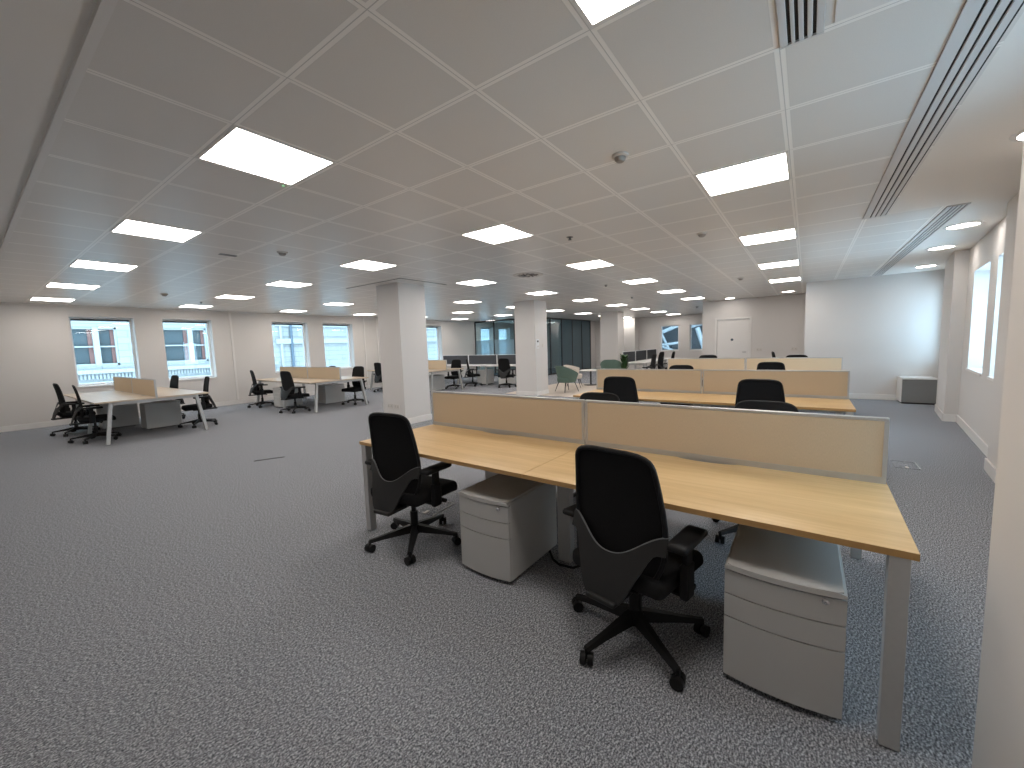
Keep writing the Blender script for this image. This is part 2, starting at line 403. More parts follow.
# right-hand window wall, slightly skewed
RA = math.atan(-0.106); R0 = (-2.0, -0.995 + 0.212)
def rw(x): return (x + 2.0) / math.cos(RA)
ro = [(7.6, 8.72), (6.32, 7.15), (10.95, 11.70), (2.0, 3.05)]
wall_run('wall_right', R0, (-2 + 14.4, R0[1] - 0.106 * 14.4), 0.36, -0.2, ZC + 0.1, [(rw(a), rw(b), 0.90, 2.29) for a, b in ro], side=-1)
for a, b in ro:
    s0, s1 = rw(a), rw(b)
    f = window((R0[0], R0[1]), RA, s0, s1, 0.90, 2.29, -0.30, sill=False, head=False)
    MB().box(s0, -0.24, 0.87, s1, 0.02, 0.905, 0.004).build('window_sill', 'trim', f)
def rpier(name, xa, xb, p, z1=ZC):
    return struct(name, MB().box(rw(xa), -0.05, 0, rw(xb), p, z1), 'wall', loc=(*R0, 0), rz=RA)
rpier('wall_pier_right', 9.30, 10.50, 0.155); rpier('wall_pier_near', 4.2, 6.2, 0.10)
struct('baseboard_right', MB().box(rw(9.29), 0, 0, rw(9.30), 0.171, 0.12).box(rw(9.29), 0.155, 0, rw(10.5), 0.171, 0.12)
       .box(rw(6.21), 0, 0, rw(9.29), 0.016, 0.12).box(rw(6.2), 0, 0, rw(6.21), 0.116, 0.12).box(rw(4.2), 0.10, 0, rw(6.21), 0.116, 0.12).box(rw(1.2), 0, 0, rw(4.2), 0.016, 0.12), 'trim', loc=(*R0, 0), rz=RA)
struct('wall_pier_front', MB().box(1.15, -1.3, 0, 1.80, -0.47, ZC), 'wall')
struct('wall_rear', MB().box(-2.2, -3.0, 0, -2.0, 14.0, ZC), 'wall')

# free-standing columns
def column(name, x0, y0, x1, y1):
    c = struct(name, MB().box(x0, y0, 0, x1, y1, ZC, 0.006), 'wall')
    MB().box(x0 - 0.014, y0 - 0.014, 0, x1 + 0.014, y1 + 0.014, 0.12, 0.004).build('baseboard', 'trim', c)
    return c
column('pillar_near', 4.95, 6.15, 5.60, 6.80); column('pillar_middle', 9.60, 6.15, 10.25, 6.84); column('pillar_far', 15.75, 6.15, 16.4, 6.9)

# meeting room glazing
gp = thing('glass_partition', 'floor to ceiling frosted glass partition of the far meeting room', 'partition', (15.5, 9.8, 0))
fr = MB(); ft = 0.05
xs = (0.0, 1.1, 2.2, 3.3, 4.4, 5.45); ys = (0.0, 1.23, 2.46, 3.65)
for y in ys: fr.box(-0.025, y, 0, 0.025, y + ft, ZC)
for x in xs[1:]: fr.box(x, -0.025, 0, x + ft, 0.025, ZC)
fr.box(-0.025, 0, 0, 0.025, 3.7, 0.06).box(-0.025, 0, ZC - 0.06, 0.025, 3.7, ZC).box(0, -0.025, 0, 5.5, 0.025, 0.06).box(0, -0.025, ZC - 0.06, 5.5, 0.025, ZC)
fr.build('frame', 'darkmetal', gp)
for a, b in zip(ys, ys[1:]):
    MB().box(-0.006, a + ft, 0.06, 0.006, b, ZC - 0.06).build('glass_pane', 'tint', gp)
    MB().box(-0.012, a + ft, 0.85, -0.008, b, 1.75).build('frosted_band', 'frost', gp)
for k, (a, b) in enumerate(zip(xs, xs[1:])):
    MB().box(a + ft, -0.006, 0.06, b, 0.006, ZC - 0.06).build('glass_pane', 'tint' if k < 2 else 'teal', gp)
struct('wall_meeting', MB().box(21.0, 9.75, 0, XE, 9.85, ZC), 'wall')
struct('floor_lounge', MB().box(9.75, 4.3, 0.0, 13.2, 7.4, 0.004), 'lounge')

# ------------------------------------------------------------------ outside
struct('street', MB().box(-30, 13.9, -9.2, 60, 60, -9.0), 'street')
fb = thing('building', 'pale stone office building across the street seen through left windows', 'building', (0, 21.0, -9))
fwins = [(1.9, 3.06), (3.22, 3.66), (5.0, 5.88), (6.04, 6.46)]
wl = MB(); ox = -12.0
holes = [(1.85, 3.7), (4.92, 6.52), (-4.2, -2.3), (-1.2, 0.6)]
s = ox
for a, b in sorted(holes):
    wl.box(s, 0, 0, a, 0.5, 22); wl.box(a, 0, 0, b, 0.5, 10.2); wl.box(a, 0, 11.62, b, 0.5, 22); s = b
wl.box(s, 0, 0, 60, 0.5, 22)
wl.build('stone_wall', 'facade', fb)
tr = MB()
tr.box(-12, -0.18, 9.92, 9.3, 0, 10.06).box(-12, -0.10, 9.5, 9.3, 0, 9.62).box(-12, -0.16, 12.6, 60, 0, 12.9)
tr.box(9.3, -0.14, 10.9, 60, 0, 11.15).box(9.3, -0.1, 11.75, 60, 0, 11.95).box(9.5, -0.12, 0, 9.6, 0, 22)
tr.build('cornice', 'facadetrim', fb)
dn = MB()
for k in range(110): dn.box(-2 + k * 0.10, -0.05, 9.72, -2 + k * 0.10 + 0.055, 0, 9.90)
dn.build('dentil_course', 'facadetrim', fb)
for a, b in holes:
    mid = {1.85: 3.06, 4.92: 5.88}.get(a, (a + b) / 2)
    f = MB().box(a, 0.05, 10.2, a + 0.08, 0.2, 11.62).box(b - 0.06, 0.05, 10.2, b, 0.2, 11.62).box(mid, 0.02, 10.2, mid + 0.16, 0.2, 11.62).box(a, 0.05, 11.54, b, 0.2, 11.62).box(a, 0.05, 10.2, b, 0.2, 10.28)
    f.box(a, 0.08, 10.88, b, 0.16, 10.93)
    fo = f.build('window_frame', 'facadetrim', fb)
    MB().box(a, 0.22, 10.2, b, 0.24, 11.62).build('window_pane', 'fwindow', fo)
    MB().box(mid - 0.12, 0.17, 10.28, mid, 0.215, 11.54).build('window_reveal', 'rust', fo)
    MB().box(b - 0.16, 0.17, 10.28, b - 0.06, 0.215, 11.54).build('window_reveal', 'rust', fo)
MB().box(10.7, -0.08, 9.55, 11.6, 0, 10.2).build('plaque', 'slate', fb)
MB().tube([(10.05, -0.1, 0), (10.05, -0.1, 22)], 0.07).build('drainpipe', 'slate', fb)
MB().tube([(14.7, -0.1, 0), (14.7, -0.1, 22)], 0.06).build('drainpipe', 'slate', fb)
MB().box(11.0, -0.05, 11.95, 12.0, 0, 12.6).build('louvre', 'fwindow', fb)
MB().box(17.2, -0.06, 9.5, 17.5, 0, 10.3).build('louvre', 'fwindow', fb)

ab = thing('steel_atrium', 'dark court beyond far windows crossed by white diagonal beams', 'building', (25.0, 0, -9))
MB().box(0, -4, 0, 0.5, 16, 22).build('cladding', 'darkclad', ab)
for (ya, za, yb, zb, r) in [(7.4, 10.75, 5.2, 11.6, 0.10), (6.9, 10.2, 5.3, 10.35, 0.07), (6.2, 9.2, 7.3, 11.6, 0.07), (5.6, 9.6, 7.2, 10.2, 0.06),
                            (5.3, 11.2, 3.9, 11.5, 0.10), (5.0, 11.1, 4.5, 9.5, 0.13), (4.7, 9.3, 3.6, 10.9, 0.07), (5.6, 9.7, 3.8, 9.8, 0.08), (4.4, 11.3, 3.5, 10.2, 0.06)]:
    MB().tube([(-0.35, ya, za), (-0.35, yb, zb)], r).build('beam', 'beam', ab)

# ------------------------------------------------------------------ ceiling fittings
ORD = ['nearest', 'second', 'third', 'fourth', 'fifth', 'sixth', 'seventh', 'eighth', 'ninth']
ROWN = {-4: 'row nearest the right window wall', 0: 'second row from the right window wall', 4: 'row passing right of near pillar', 8: 'row passing left of near pillar', 12: 'second row from left window wall', 16: 'row nearest the left window wall'}
lamp = thing('ceiling_light', '', 'ceiling light')
MB().box(-0.296, -0.296, -0.004, 0.296, -0.278, 0.0).box(-0.296, 0.278, -0.004, 0.296, 0.296, 0).box(-0.296, -0.278, -0.004, -0.278, 0.278, 0).box(0.278, -0.278, -0.004, 0.296, 0.278, 0).build('lamp_frame', 'trim', lamp)
MB().box(-0.278, -0.278, -0.003, 0.278, 0.278, -0.001).build('diffuser', 'panel', lamp)
first = True
for a, bs in ((-4, (0, 4, 8, 12, 16)), (0, (0, 4, 8, 12, 16, 20)), (4, range(0, 33, 4)), (8, range(0, 33, 4)), (12, range(0, 25, 4)), (16, range(0, 25, 4))):
    for k, bb in enumerate(bs):
        x = (bb + 0.5 + 1.6787) * 0.6; y = (a + 0.5 + 4.2211) * 0.6
        lab = 'square lit ceiling panel, %s one in the %s' % (ORD[k], ROWN[a])
        if first: lamp.location = (x, y, ZC); lamp['label'] = lab; lamp['group'] = 'square ceiling light panels'; first = False
        else: dup(lamp, (x, y, ZC), 0, lab)

dl = thing('downlight', 'round downlight over the far end of window wall beside white wall', 'ceiling light', (10.95, -1.78, ZC), 0, 'round downlights')
MB().lathe([(0.135, 0), (0.165, 0), (0.165, -0.006), (0.135, -0.010), (0.135, 0)], 28).build('bezel', 'trim', dl, smooth=True)
MB().lathe([(0.0, -0.004), (0.135, -0.004), (0.135, -0.001), (0, -0.001)], 28).build('diffuser', 'downlight', dl)
for x, y, lb in ((8.74, -1.57, 'round downlight, middle one of three before the right windows'), (7.13, -1.45, 'round downlight, nearest of three before the right windows'),
                 (4.14, -1.19, 'round downlight cut by the right edge of the photo'), (13.72, 0.46, 'round downlight near the corner of white back wall'), (14.3, 1.97, 'round downlight above the store door')):
    dup(dl, (x, y, ZC), 0, lb)

def slot_vent(label, xa, xb, y0, y1, bars, slot=0.010):
    """bars: widths from the +y side, separated by dark slots"""
    t = thing('slot_vent', label, 'air vent', ((xa + xb) / 2, (y0 + y1) / 2, ZC), 0, 'linear slot vents')
    L = (xb - xa) / 2; W = (y1 - y0) / 2
    MB().box(-L, -W, -0.002, L, W, 0.0).build('backing', 'gap', t)
    y = W
    for bw in bars:
        MB().box(-L, y - bw, -0.010, L, y, -0.002, 0.002, 1).build('bar', 'ventbar', t); y -= bw + slot
    MB().box(-L - 0.012, -W, -0.010, -L, W, 0).box(L, -W, -0.010, L + 0.012, W, 0).build('end_cap', 'ventbar', t)
slot_vent('long white slot vent over the front desk end, nearer of two', 0.6, 5.88, -0.632, -0.447, (0.055, 0.030, 0.030, 0.030))
slot_vent('long white slot vent reaching the back wall, farther of two', 5.95, 11.8, -1.25, -1.09, (0.04, 0.022, 0.022, 0.022, 0.014))
slot_vent('short four slot grille at top of the photo', 0.7, 2.20, -0.02, 0.13, (0.028, 0.014, 0.017, 0.017, 0.026), 0.012)
tag(MB().box(0.9, -0.42, ZC - 0.006, 2.18, -0.05, ZC, 0.003).build('access_panel', 'trim'), 'plain white access panel between the two nearest ceiling vents', 'panel')

def detector(label, x, y, r=0.06, h=0.045):
    t = thing('smoke_detector', label, 'smoke detector', (x, y, ZC), 0, 'ceiling detectors')
    MB().lathe([(r, 0), (r, -0.012), (r * 0.85, -0.018), (0, -0.018)], 20).build('base', 'plate', t, smooth=True)
    MB().lathe([(r * 0.7, -0.018), (r * 0.65, -h * 0.7), (r * 0.4, -h), (0, -h)], 20).build('sensor_head', 'sensor', t, smooth=True)
detector('smoke detector on the tile just before the right front light', 2.73, 1.04, 0.055)
detector('smoke detector farther along over the second desk row', 5.28, 1.03)
detector('smoke detector over the empty carpet left of near pillar', 2.50, 5.25)
detector('smoke detector over the leftmost desk cluster', 2.57, 10.29)
detector('smoke detector over the third desk row near the store', 9.74, 1.15)
detector('tiny smoke detector before the far windows', 16.7, 3.4)
for lb, x, y in (('small sprinkler head over the nearest desk row', 4.35, 2.27), ('small sprinkler head beyond the round diffuser', 8.45, 3.56), ('small sprinkler head over the lounge', 11.28, 3.99), ('small sprinkler head over left cluster of desks', 3.49, 11.36)):
    t = thing('sprinkler', lb, 'sprinkler', (x, y, ZC), 0, 'sprinkler heads')
    MB().lathe([(0.04, 0), (0.04, -0.006), (0.012, -0.008), (0.012, -0.03), (0.022, -0.032), (0.022, -0.036), (0, -0.036)], 16).build('head', 'shelltrim', t, smooth=True)
    MB().lathe([(0.0415, 0), (0.0415, -0.004), (0.041, -0.004)], 16).build('escutcheon', 'plate', t)
rd = thing('round_diffuser', 'round swirl air diffuser between the two rows of lights', 'air vent', (6.13, 4.04, ZC))
MB().lathe([(0.27, 0), (0.27, -0.006), (0.15, -0.004), (0, -0.004)], 32).build('face_plate', 'plate', rd, smooth=True)
sw = MB()
for k in range(12):
    t = 2 * PI * k / 12
    for rr in (0.05, 0.10, 0.15):
        q = t + rr * 3
        sw.bar((rr * math.cos(q), rr * math.sin(q), -0.006), ((rr + 0.035) * math.cos(q + 0.2), (rr + 0.035) * math.sin(q + 0.2), -0.006), 0.02, 0.004)
sw.build('swirl_slots', 'gap', rd)
tag(MB().box(-0.09, -0.035, -0.006, 0.09, 0.035, 0).build('emergency_fitting', 'shelltrim', loc=(2.13, 5.86, ZC)), 'small dark rectangular emergency fitting in the ceiling, left side', 'emergency light')
gl = tag(MB().lathe([(0.022, 0), (0.022, -0.006), (0, -0.006)], 14).build('indicator_light', 'plate', loc=(1.555, 3.165, ZC)), 'tiny green indicator beside the large left ceiling light', 'indicator light')
MB().lathe([(0.008, -0.006), (0.008, -0.009), (0, -0.009)], 10).build('led', 'led', gl)

# ------------------------------------------------------------------ office chair
def chair_proto():
    t = thing('office_chair', '', 'office chair')
    # base
    b = MB()
    b.lathe([(0.0, 0.075), (0.045, 0.075), (0.045, 0.125), (0.03, 0.145), (0, 0.145)], 16)
    b.build('base_hub', 'black', t, smooth=True)
    for k in range(5):
        a = 2 * PI * k / 5; c, s_ = math.cos(a), math.sin(a)
        arm = MB()
        prev = None; rows = []
        for rr, zt, zb, hw in ((0.03, 0.14, 0.085, 0.03), (0.12, 0.125, 0.082, 0.026), (0.22, 0.105, 0.078, 0.021), (0.33, 0.088, 0.068, 0.017)):
            rows.append([arm.bm.verts.new((c * rr - s_ * y, s_ * rr + c * y, z)) for y, z in ((-hw, zb), (hw, zb), (hw * 0.55, zt), (-hw * 0.55, zt))])
        for A, B in zip(rows, rows[1:]):
            for q in range(4): arm.bm.faces.new((A[q], A[(q + 1) % 4], B[(q + 1) % 4], B[q]))
        arm.bm.faces.new(rows[0][::-1]); arm.bm.faces.new(rows[-1])
        arm.build('base_leg', 'black', t)
        cx, cy = c * 0.325, s_ * 0.325
        ca = MB(); q = a + 0.7
        dx, dy = -math.sin(q), math.cos(q)
        for off in (-0.017, 0.017):
            n = 14; ring0 = []; ring1 = []
            for sgn, ring in ((-0.012, ring0), (0.012, ring1)):
                for i in range(n):
                    th = 2 * PI * i / n
                    ring.append(ca.bm.verts.new((cx + dx * (off + sgn) + math.cos(q) * 0.028 * math.cos(th), cy + dy * (off + sgn) + math.sin(q) * 0.028 * math.cos(th), 0.029 + 0.028 * math.sin(th))))
            for i in range(n): ca.bm.faces.new((ring0[i], ring0[(i + 1) % n], ring1[(i + 1) % n], ring1[i]))
            ca.bm.faces.new(ring0[::-1]); ca.bm.faces.new(ring1)
        ca.tube([(cx, cy, 0.03), (cx, cy, 0.08)], 0.010)
        ca.build('caster', 'black', t, smooth=True)
    MB().tube([(0, 0, 0.13), (0, 0, 0.24)], 0.028, 14).tube([(0, 0, 0.24), (0, 0, 0.335)], 0.018, 14).build('gas_column', 'black', t, smooth=True)
    MB().box(-0.13, -0.075, 0.325, 0.10, 0.075, 0.365, 0.01).box(-0.19, -0.12, 0.357, 0.16, 0.12, 0.371, 0.004).build('mechanism', 'black', t)
    MB().tube([(0.05, -0.07, 0.345), (0.06, -0.20, 0.345)], 0.007).tube([(0.06, -0.20, 0.345), (0.062, -0.265, 0.343)], [0.017, 0.014], 10).build('lever', 'black', t)
    # seat: waterfall front, rounded plan
    def seat(u, v, z):
        pass
    st = MB(); st.box(-0.22, -0.24, 0.372, 0.27, 0.24, 0.445, 0.034, 4)
    for v in st.bm.verts:
        x, y, z = v.co
        f = max(0, (x - 0.10) / 0.17)
        v.co.z -= 0.03 * f * f
        if z > 0.42: v.co.z += 0.010 * (abs(y) / 0.24) ** 2
        k = max(0, (abs(y) - 0.17) / 0.07) * max(0, (abs(x - 0.02) - 0.17) / 0.08)
        v.co.x -= 0.025 * k * (1 if x > 0 else -1); 
    st.build('seat', 'blackfab', t, smooth=True)
    # backrest
    prof = [(0.41, -0.178, 0.155), (0.46, -0.173, 0.195), (0.52, -0.167, 0.215), (0.60, -0.163, 0.223), (0.68, -0.166, 0.223), (0.76, -0.172, 0.217), (0.84, -0.180, 0.208), (0.90, -0.188, 0.200), (1.005, -0.205, 0.184)]
    def at(z):
        for (z0, x0, w0), (z1, x1, w1) in zip(prof, prof[1:]):
            if z <= z1 + 1e-9:
                f = (z - z0) / (z1 - z0); return x0 + (x1 - x0) * f, w0 + (w1 - w0) * f
        return prof[-1][1:]
    zb, zt = 0.41, 1.005
    def hw(z):
        x, wd = at(z)
        if z > 0.935: wd *= max(0.0, 1 - ((z - 0.935) / 0.0705) ** 2.6) ** (1 / 2.6) * 0.42 + 0.58 * max(0.0, 1 - ((z - 0.935) / 0.0705) ** 6) ** (1 / 6)
        return wd
    def zz(v): return zb + (zt - zb) * (1 - (1 - v) ** 1.6)
    def bk(u, v):
        z = zz(v); x, _ = at(z); wd = max(0.02, hw(z)); y = (u * 2 - 1) * wd
        return (x + 0.45 * y * y * (1.2 - v), y, z)
    MB().grid(bk, 14, 22, -0.012).build('backrest', 'blackfab', t, smooth=True)
    out = [bk(0, j / 22) for j in range(23)] + [bk(i / 8, 1) for i in range(1, 8)] + [bk(1, 1 - j / 22) for j in range(23)] + [bk(1 - i / 8, 0) for i in range(1, 8)]
    MB().tube(out, 0.0115, 8, closed=True).build('back_frame', 'black', t, smooth=True)
    # plastic lumbar carrier sweeping behind the back
    def topz(u): return 0.535 + 0.055 * (1 - math.cos(PI * min(1, abs(u) ** 1.15)))
    def sst(a, b, q): q = min(1, max(0, (q - a) / (b - a))); return q * q * (3 - 2 * q)
    def sh(uu, v):
        u = uu * 2 - 1; z1 = topz(u); k = sst(0.36, 0.86, abs(u)); z0 = 0.335 + (topz(1) - 0.075 - 0.335) * k
        z = z0 + (z1 - z0) * v
        f = min(1, (z - 0.335) / 0.31)
        y = u * (0.236 if z > 0.5 else 0.236 - 0.03 * (0.5 - z) / 0.165)
        bx = at(max(z, 0.42))[0] - 0.030 - 0.075 * (1 - f)
        return (bx + 0.75 * y * y * (0.25 + f), y, z)
    so = MB().grid(sh, 30, 10, 0.012).build('lumbar_shell', 'shell', t, smooth=True)
    ed = [sh(i / 24, 1) for i in range(25)]
    MB().tube([(p[0] - 0.006, p[1], p[2]) for p in ed], 0.0055, 6).build('edge_trim', 'shelltrim', so, smooth=True)
    MB().box(-0.31, -0.075, 0.325, -0.10, 0.075, 0.350, 0.008).build('spine_bracket', 'shell', t)
    for sgn in (-1, 1):
        ar = MB()
        y = sgn * 0.272
        ar.box(-0.07, min(y, sgn * 0.12), 0.352, -0.01, max(y, sgn * 0.12), 0.368, 0.004)
        ar.box(-0.082, y - 0.020, 0.345, -0.004, y + 0.020, 0.51, 0.012)
        ar.box(-0.070, y - 0.014, 0.50, -0.016, y + 0.014, 0.603, 0.006)
        ao = ar.build('armrest', 'black', t)
        pd = MB().box(-0.165, y - 0.047, 0.598, 0.105, y + 0.047, 0.630, 0.014, 3)
        for v in pd.bm.verts:
            if v.co.x > 0.04: v.co.z -= 0.008; v.co.y -= sgn * 0.012
        pd.build('arm_pad', 'black', ao, smooth=True)
    return t
chair0 = chair_proto()
used = [False]
def chair(x, y, deg, label, group, sz=1.0, base=20):
    a = math.radians(deg)
    if not used[0]:
        r = chair0; r.location = (x, y, 0); r.rotation_euler.z = a; r['label'] = label; r['group'] = group; used[0] = True
    else: r = dup(chair0, (x, y, 0), a, label, group)
    r.scale.z = sz
    for ch in r.children:                        # the star base swivels freely under the seat
        if ch.name.split('.')[0] in ('base_leg', 'caster'): ch.rotation_euler.z = math.radians(base - deg)
    return r

# ------------------------------------------------------------------ pedestals
def pedestal_proto():
    """mobile three-drawer pedestal, front faces -x, origin at floor centre"""
    t = thing('drawer_pedestal', '', 'pedestal')
    W, D, H = 0.198, 0.29, 0.522
    body = MB().box(-D + 0.035, -W, 0.022, D, W, H - 0.022, 0.003)
    body.build('body', 'pedestal', t)
    def bow(y): return -D + 0.012 - 0.024 * (1 - (y / W) ** 2)
    def slab(z0, z1, back, over=0.0, r=0.0):
        mb = MB(); n = 14
        pts = [(bow(-W + 2 * W * i / n) - over, -W + 2 * W * i / n) for i in range(n + 1)]
        poly = pts + [(back, W), (back, -W)]
        mb.prism(poly, z0, z1)
        if r:
            es = [e for e in mb.bm.edges if all(abs(v.co.z - z1) < 1e-6 for v in e.verts)]
            bmesh.ops.bevel(mb.bm, geom=es, offset=r, segments=3, affect='EDGES')
        return mb
    slab(H - 0.022, H, D, 0.006, 0.010).build('top', 'pedestal', t, smooth=True)
    for z0, z1 in ((H - 0.128, H - 0.030), (H - 0.228, H - 0.133), (0.028, H - 0.233)):
        d = slab(z0, z1, -D + 0.034).build('drawer', 'pedestal', t, smooth=True)
        if z0 > 0.37:
            lk = MB().lathe([(0.0, 0), (0.011, 0), (0.011, 0.004), (0.004, 0.006), (0, 0.006)], 14).build('lock', 'steel', d, loc=(bow(-0.12) - 0.0, -0.135, H - 0.045))
            lk.rotation_euler = (0, -PI / 2, 0)
    MB().box(-D + 0.03, -W + 0.004, 0.025, -D + 0.0345, W - 0.004, H - 0.022).build('drawer_gap', 'gap', t)
    for sx in (-1, 1):
        for sy in (-1, 1):
            cx, cy = sx * (D - 0.07), sy * (W - 0.05)
            n = MB().tube([(cx, cy - 0.012, 0.0125), (cx, cy + 0.012, 0.0125)], 0.0125, 12).build('caster', 'black', t)
    return t
ped0 = pedestal_proto(); pused = [False]
def pedestal(x, y, deg, label, group='drawer pedestals under the desks'):
    if not pused[0]:
        ped0.location = (x, y, 0); ped0.rotation_euler.z = math.radians(deg); ped0['label'] = label; ped0['group'] = group; pused[0] = True; return ped0
    return dup(ped0, (x, y, 0), math.radians(deg), label, group)

# ------------------------------------------------------------------ bench desks
def top_mesh(x0, x1, y0, y1, notch_side, z=0.73, th=0.025):
    """table top with a shallow cable scallop on its inner long edge (at notch_side x)"""
    mb = MB(); yc = (y0 + y1) / 2; n = 12; hwid = 0.17; dep = 0.035
    inner = []
    sgn = -1 if notch_side == x1 else 1
    xs = notch_side
    for i in range(n + 1):
        q = i / n; yy = yc - hwid + 2 * hwid * q
        inner.append((xs + sgn * dep * math.sin(PI * q) ** 0.6 if 0 < q < 1 else xs, yy))
    if notch_side == x1: poly = [(x0, y0), (x1, y0)] + inner + [(x1, y1), (x0, y1)]
    else: poly = [(x1, y1), (x0, y1)] + inner[::-1] + [(x0, y0), (x1, y0)]
    mb.prism(poly, z - th, z)
    return mb

def screen_mesh(t, x, y0, y1, z0, z1, fab, frame_mat='alum', rail=0.055):
    f = MB(); w = 0.017; d = 0.014
    f.box(x - d, y0, z1 - w, x + d, y1, z1, 0.003).box(x - d, y0, z0, x + d, y0 + w, z1 - w).box(x - d, y1 - w, z0, x + d, y1, z1 - w).box(x - d, y0 + w, z0, x + d, y1 - w, z0 + rail)
    so = f.build('screen', frame_mat, t)
    MB().box(x - 0.011, y0 + w, z0 + rail, x + 0.011, y1 - w, z1 - w).build('fabric_panel', fab, so)

def bench_straight(label, x0, y0, y1, group, rz=0.0):
    """back-to-back bench of four; x0 near edge; long axis y; square silver legs"""
    yc = (y0 + y1) / 2; dp = 0.775; xm = x0 + dp + 0.013; x3 = x0 + 2 * dp + 0.026
    t = thing('bench_desk', label, 'desk', (x0, yc, 0), rz, group)
    def L(x): return x - x0
    for (a, b) in ((y0, yc - 0.0015), (yc + 0.0015, y1)):
        for (xa, xb, ns) in ((x0, x0 + dp, x0 + dp), (x3 - dp, x3, x3 - dp)):
            o = top_mesh(L(xa), L(xb), a - yc, b - yc, L(ns)).build('tabletop', 'wood', t)
            e = MB(); xe = L(xa) - 0.0012 if ns == xb else L(xb)
            e.box(xe, a - yc, 0.7055, xe + 0.0012, b - yc, 0.7295)
            if a == y0: e.box(L(xa), a - yc - 0.0012, 0.7055, L(xb), a - yc, 0.7295)
            if b == y1: e.box(L(xa), b - yc, 0.7055, L(xb), b - yc + 0.0012, 0.7295)
            e.build('edge_band', 'woodedge', o)
        screen_mesh(t, L(xm), a - yc + 0.004, b - yc - 0.004, 0.712, 1.05, 'beige', rail=0.05)
    for y in (y0 + 0.045, y1 - 0.045):
        for x in (x0 + 0.03, x3 - 0.03):
            MB().box(L(x) - 0.028, y - yc - 0.028, 0.006, L(x) + 0.028, y - yc + 0.028, 0.705, 0.003).box(L(x) - 0.02, y - yc - 0.02, 0, L(x) + 0.02, y - yc + 0.02, 0.006).build('leg', 'silver', t)
        MB().box(L(x0) + 0.058, y - yc - 0.02, 0.665, L(x3) - 0.058, y - yc + 0.02, 0.705).build('cross_rail', 'silver', t)
    for x in (x0 + 0.48, x3 - 0.48):
        MB().box(L(x) - 0.03, -0.045, 0.006, L(x) + 0.03, 0.045, 0.705, 0.003).build('leg', 'silver', t)
    MB().box(L(x0) + 0.46, -0.02, 0.665, L(x3) - 0.46, 0.02, 0.705).build('cross_rail', 'silver', t)
    for x in (x0 + 0.18, x0 + 0.62, x3 - 0.62, x3 - 0.18):
        MB().box(L(x) - 0.02, y0 - yc + 0.06, 0.67, L(x) + 0.02, y1 - yc - 0.06, 0.704).build('beam', 'silver', t)
    MB().box(L(xm) - 0.12, y0 - yc + 0.2, 0.60, L(xm) + 0.12, y1 - yc - 0.2, 0.61).build('cable_tray', 'silver', t)
    return t

def bench_aframe(label, xc, y0, y1, group):
    """back-to-back bench of four with splayed legs; long axis y"""
    yc = (y0 + y1) / 2; dp = 0.79
    t = thing('bench_desk', label, 'desk', (xc, yc, 0), 0, group)
    for (a, b) in ((y0, yc - 0.0015), (yc + 0.0015, y1)):
        for (xa, xb, ns) in ((-dp - 0.012, -0.012, -0.012), (0.012, dp + 0.012, 0.012)):
            top_mesh(xa, xb, a - yc, b - yc, ns).build('tabletop', 'glarewood', t)
        screen_mesh(t, 0, a - yc + 0.005, b - yc - 0.005, 0.705, 1.05, 'beige', rail=0.03)
    for y in (y0 + 0.06, 0.0 + yc, y1 - 0.06):
        for sgn in (-1, 1):
            p0 = Vector((sgn * 0.60, y - yc, 0.70)); p1 = Vector((sgn * 0.70, y - yc + (0.06 if y == y1 - 0.06 else -0.05 if y < yc else 0), 0.0))
            mb = MB().bar(p0, p1, 0.055, 0.05)
            mb.build('leg', 'silver', t)
        MB().box(-0.6, y - yc - 0.025, 0.655, 0.6, y - yc + 0.025, 0.705).build('cross_rail', 'silver', t)
    for x in (-0.6, -0.15, 0.15, 0.6):
        MB().box(x - 0.02, y0 - yc + 0.085, 0.665, x + 0.02, y1 - yc - 0.085, 0.704).build('beam', 'silver', t)
    return t

g_row = 'straight bench desks in the right half'
bench_straight('long beech bench desk with beige screens filling the right foreground', 1.81, -0.318, 2.862, g_row, -0.016)
bench_straight('beech bench desk with beige screens directly behind the front row', 5.03, -0.400, 2.62, g_row)
bench_straight('farthest beech bench desk with beige screens before the store door', 8.50, -0.53, 2.49, g_row)
g_a = 'splayed leg bench desks along left windows'
bench_aframe('leftmost bench desk with splayed legs under first two windows', 2.10, 9.5, 12.7, g_a)
bench_aframe('middle bench desk with splayed legs left of near pillar', 5.70, 9.5, 12.7, g_a)
bench_aframe('bench desk with splayed legs half hidden behind near pillar', 9.45, 9.5, 12.7, g_a)

# pedestals
pedestal(2.085, 0.052, 0, 'grey three drawer pedestal under the nearest desk end at right')
pedestal(2.125, 1.605, 0, 'grey three drawer pedestal between the two foreground chairs')
pedestal(3.02, 2.13, 180, 'grey pedestal seen behind the front left chair, under far desk side')
pedestal(1.94, 11.8, 0, 'grey pedestal under the leftmost bench desk, farther in')
pedestal(2.44, 10.84, 180, 'grey pedestal behind the near right chair of leftmost bench desk')
pedestal(5.26, 11.42, 0, 'grey pedestal beside the left chairs of the middle bench desk')
pedestal(6.20, 10.85, 180, 'grey pedestal behind the right leg of the middle bench desk')
pedestal(9.62, 10.3, 180, 'grey pedestal under the desk visible right of near pillar')

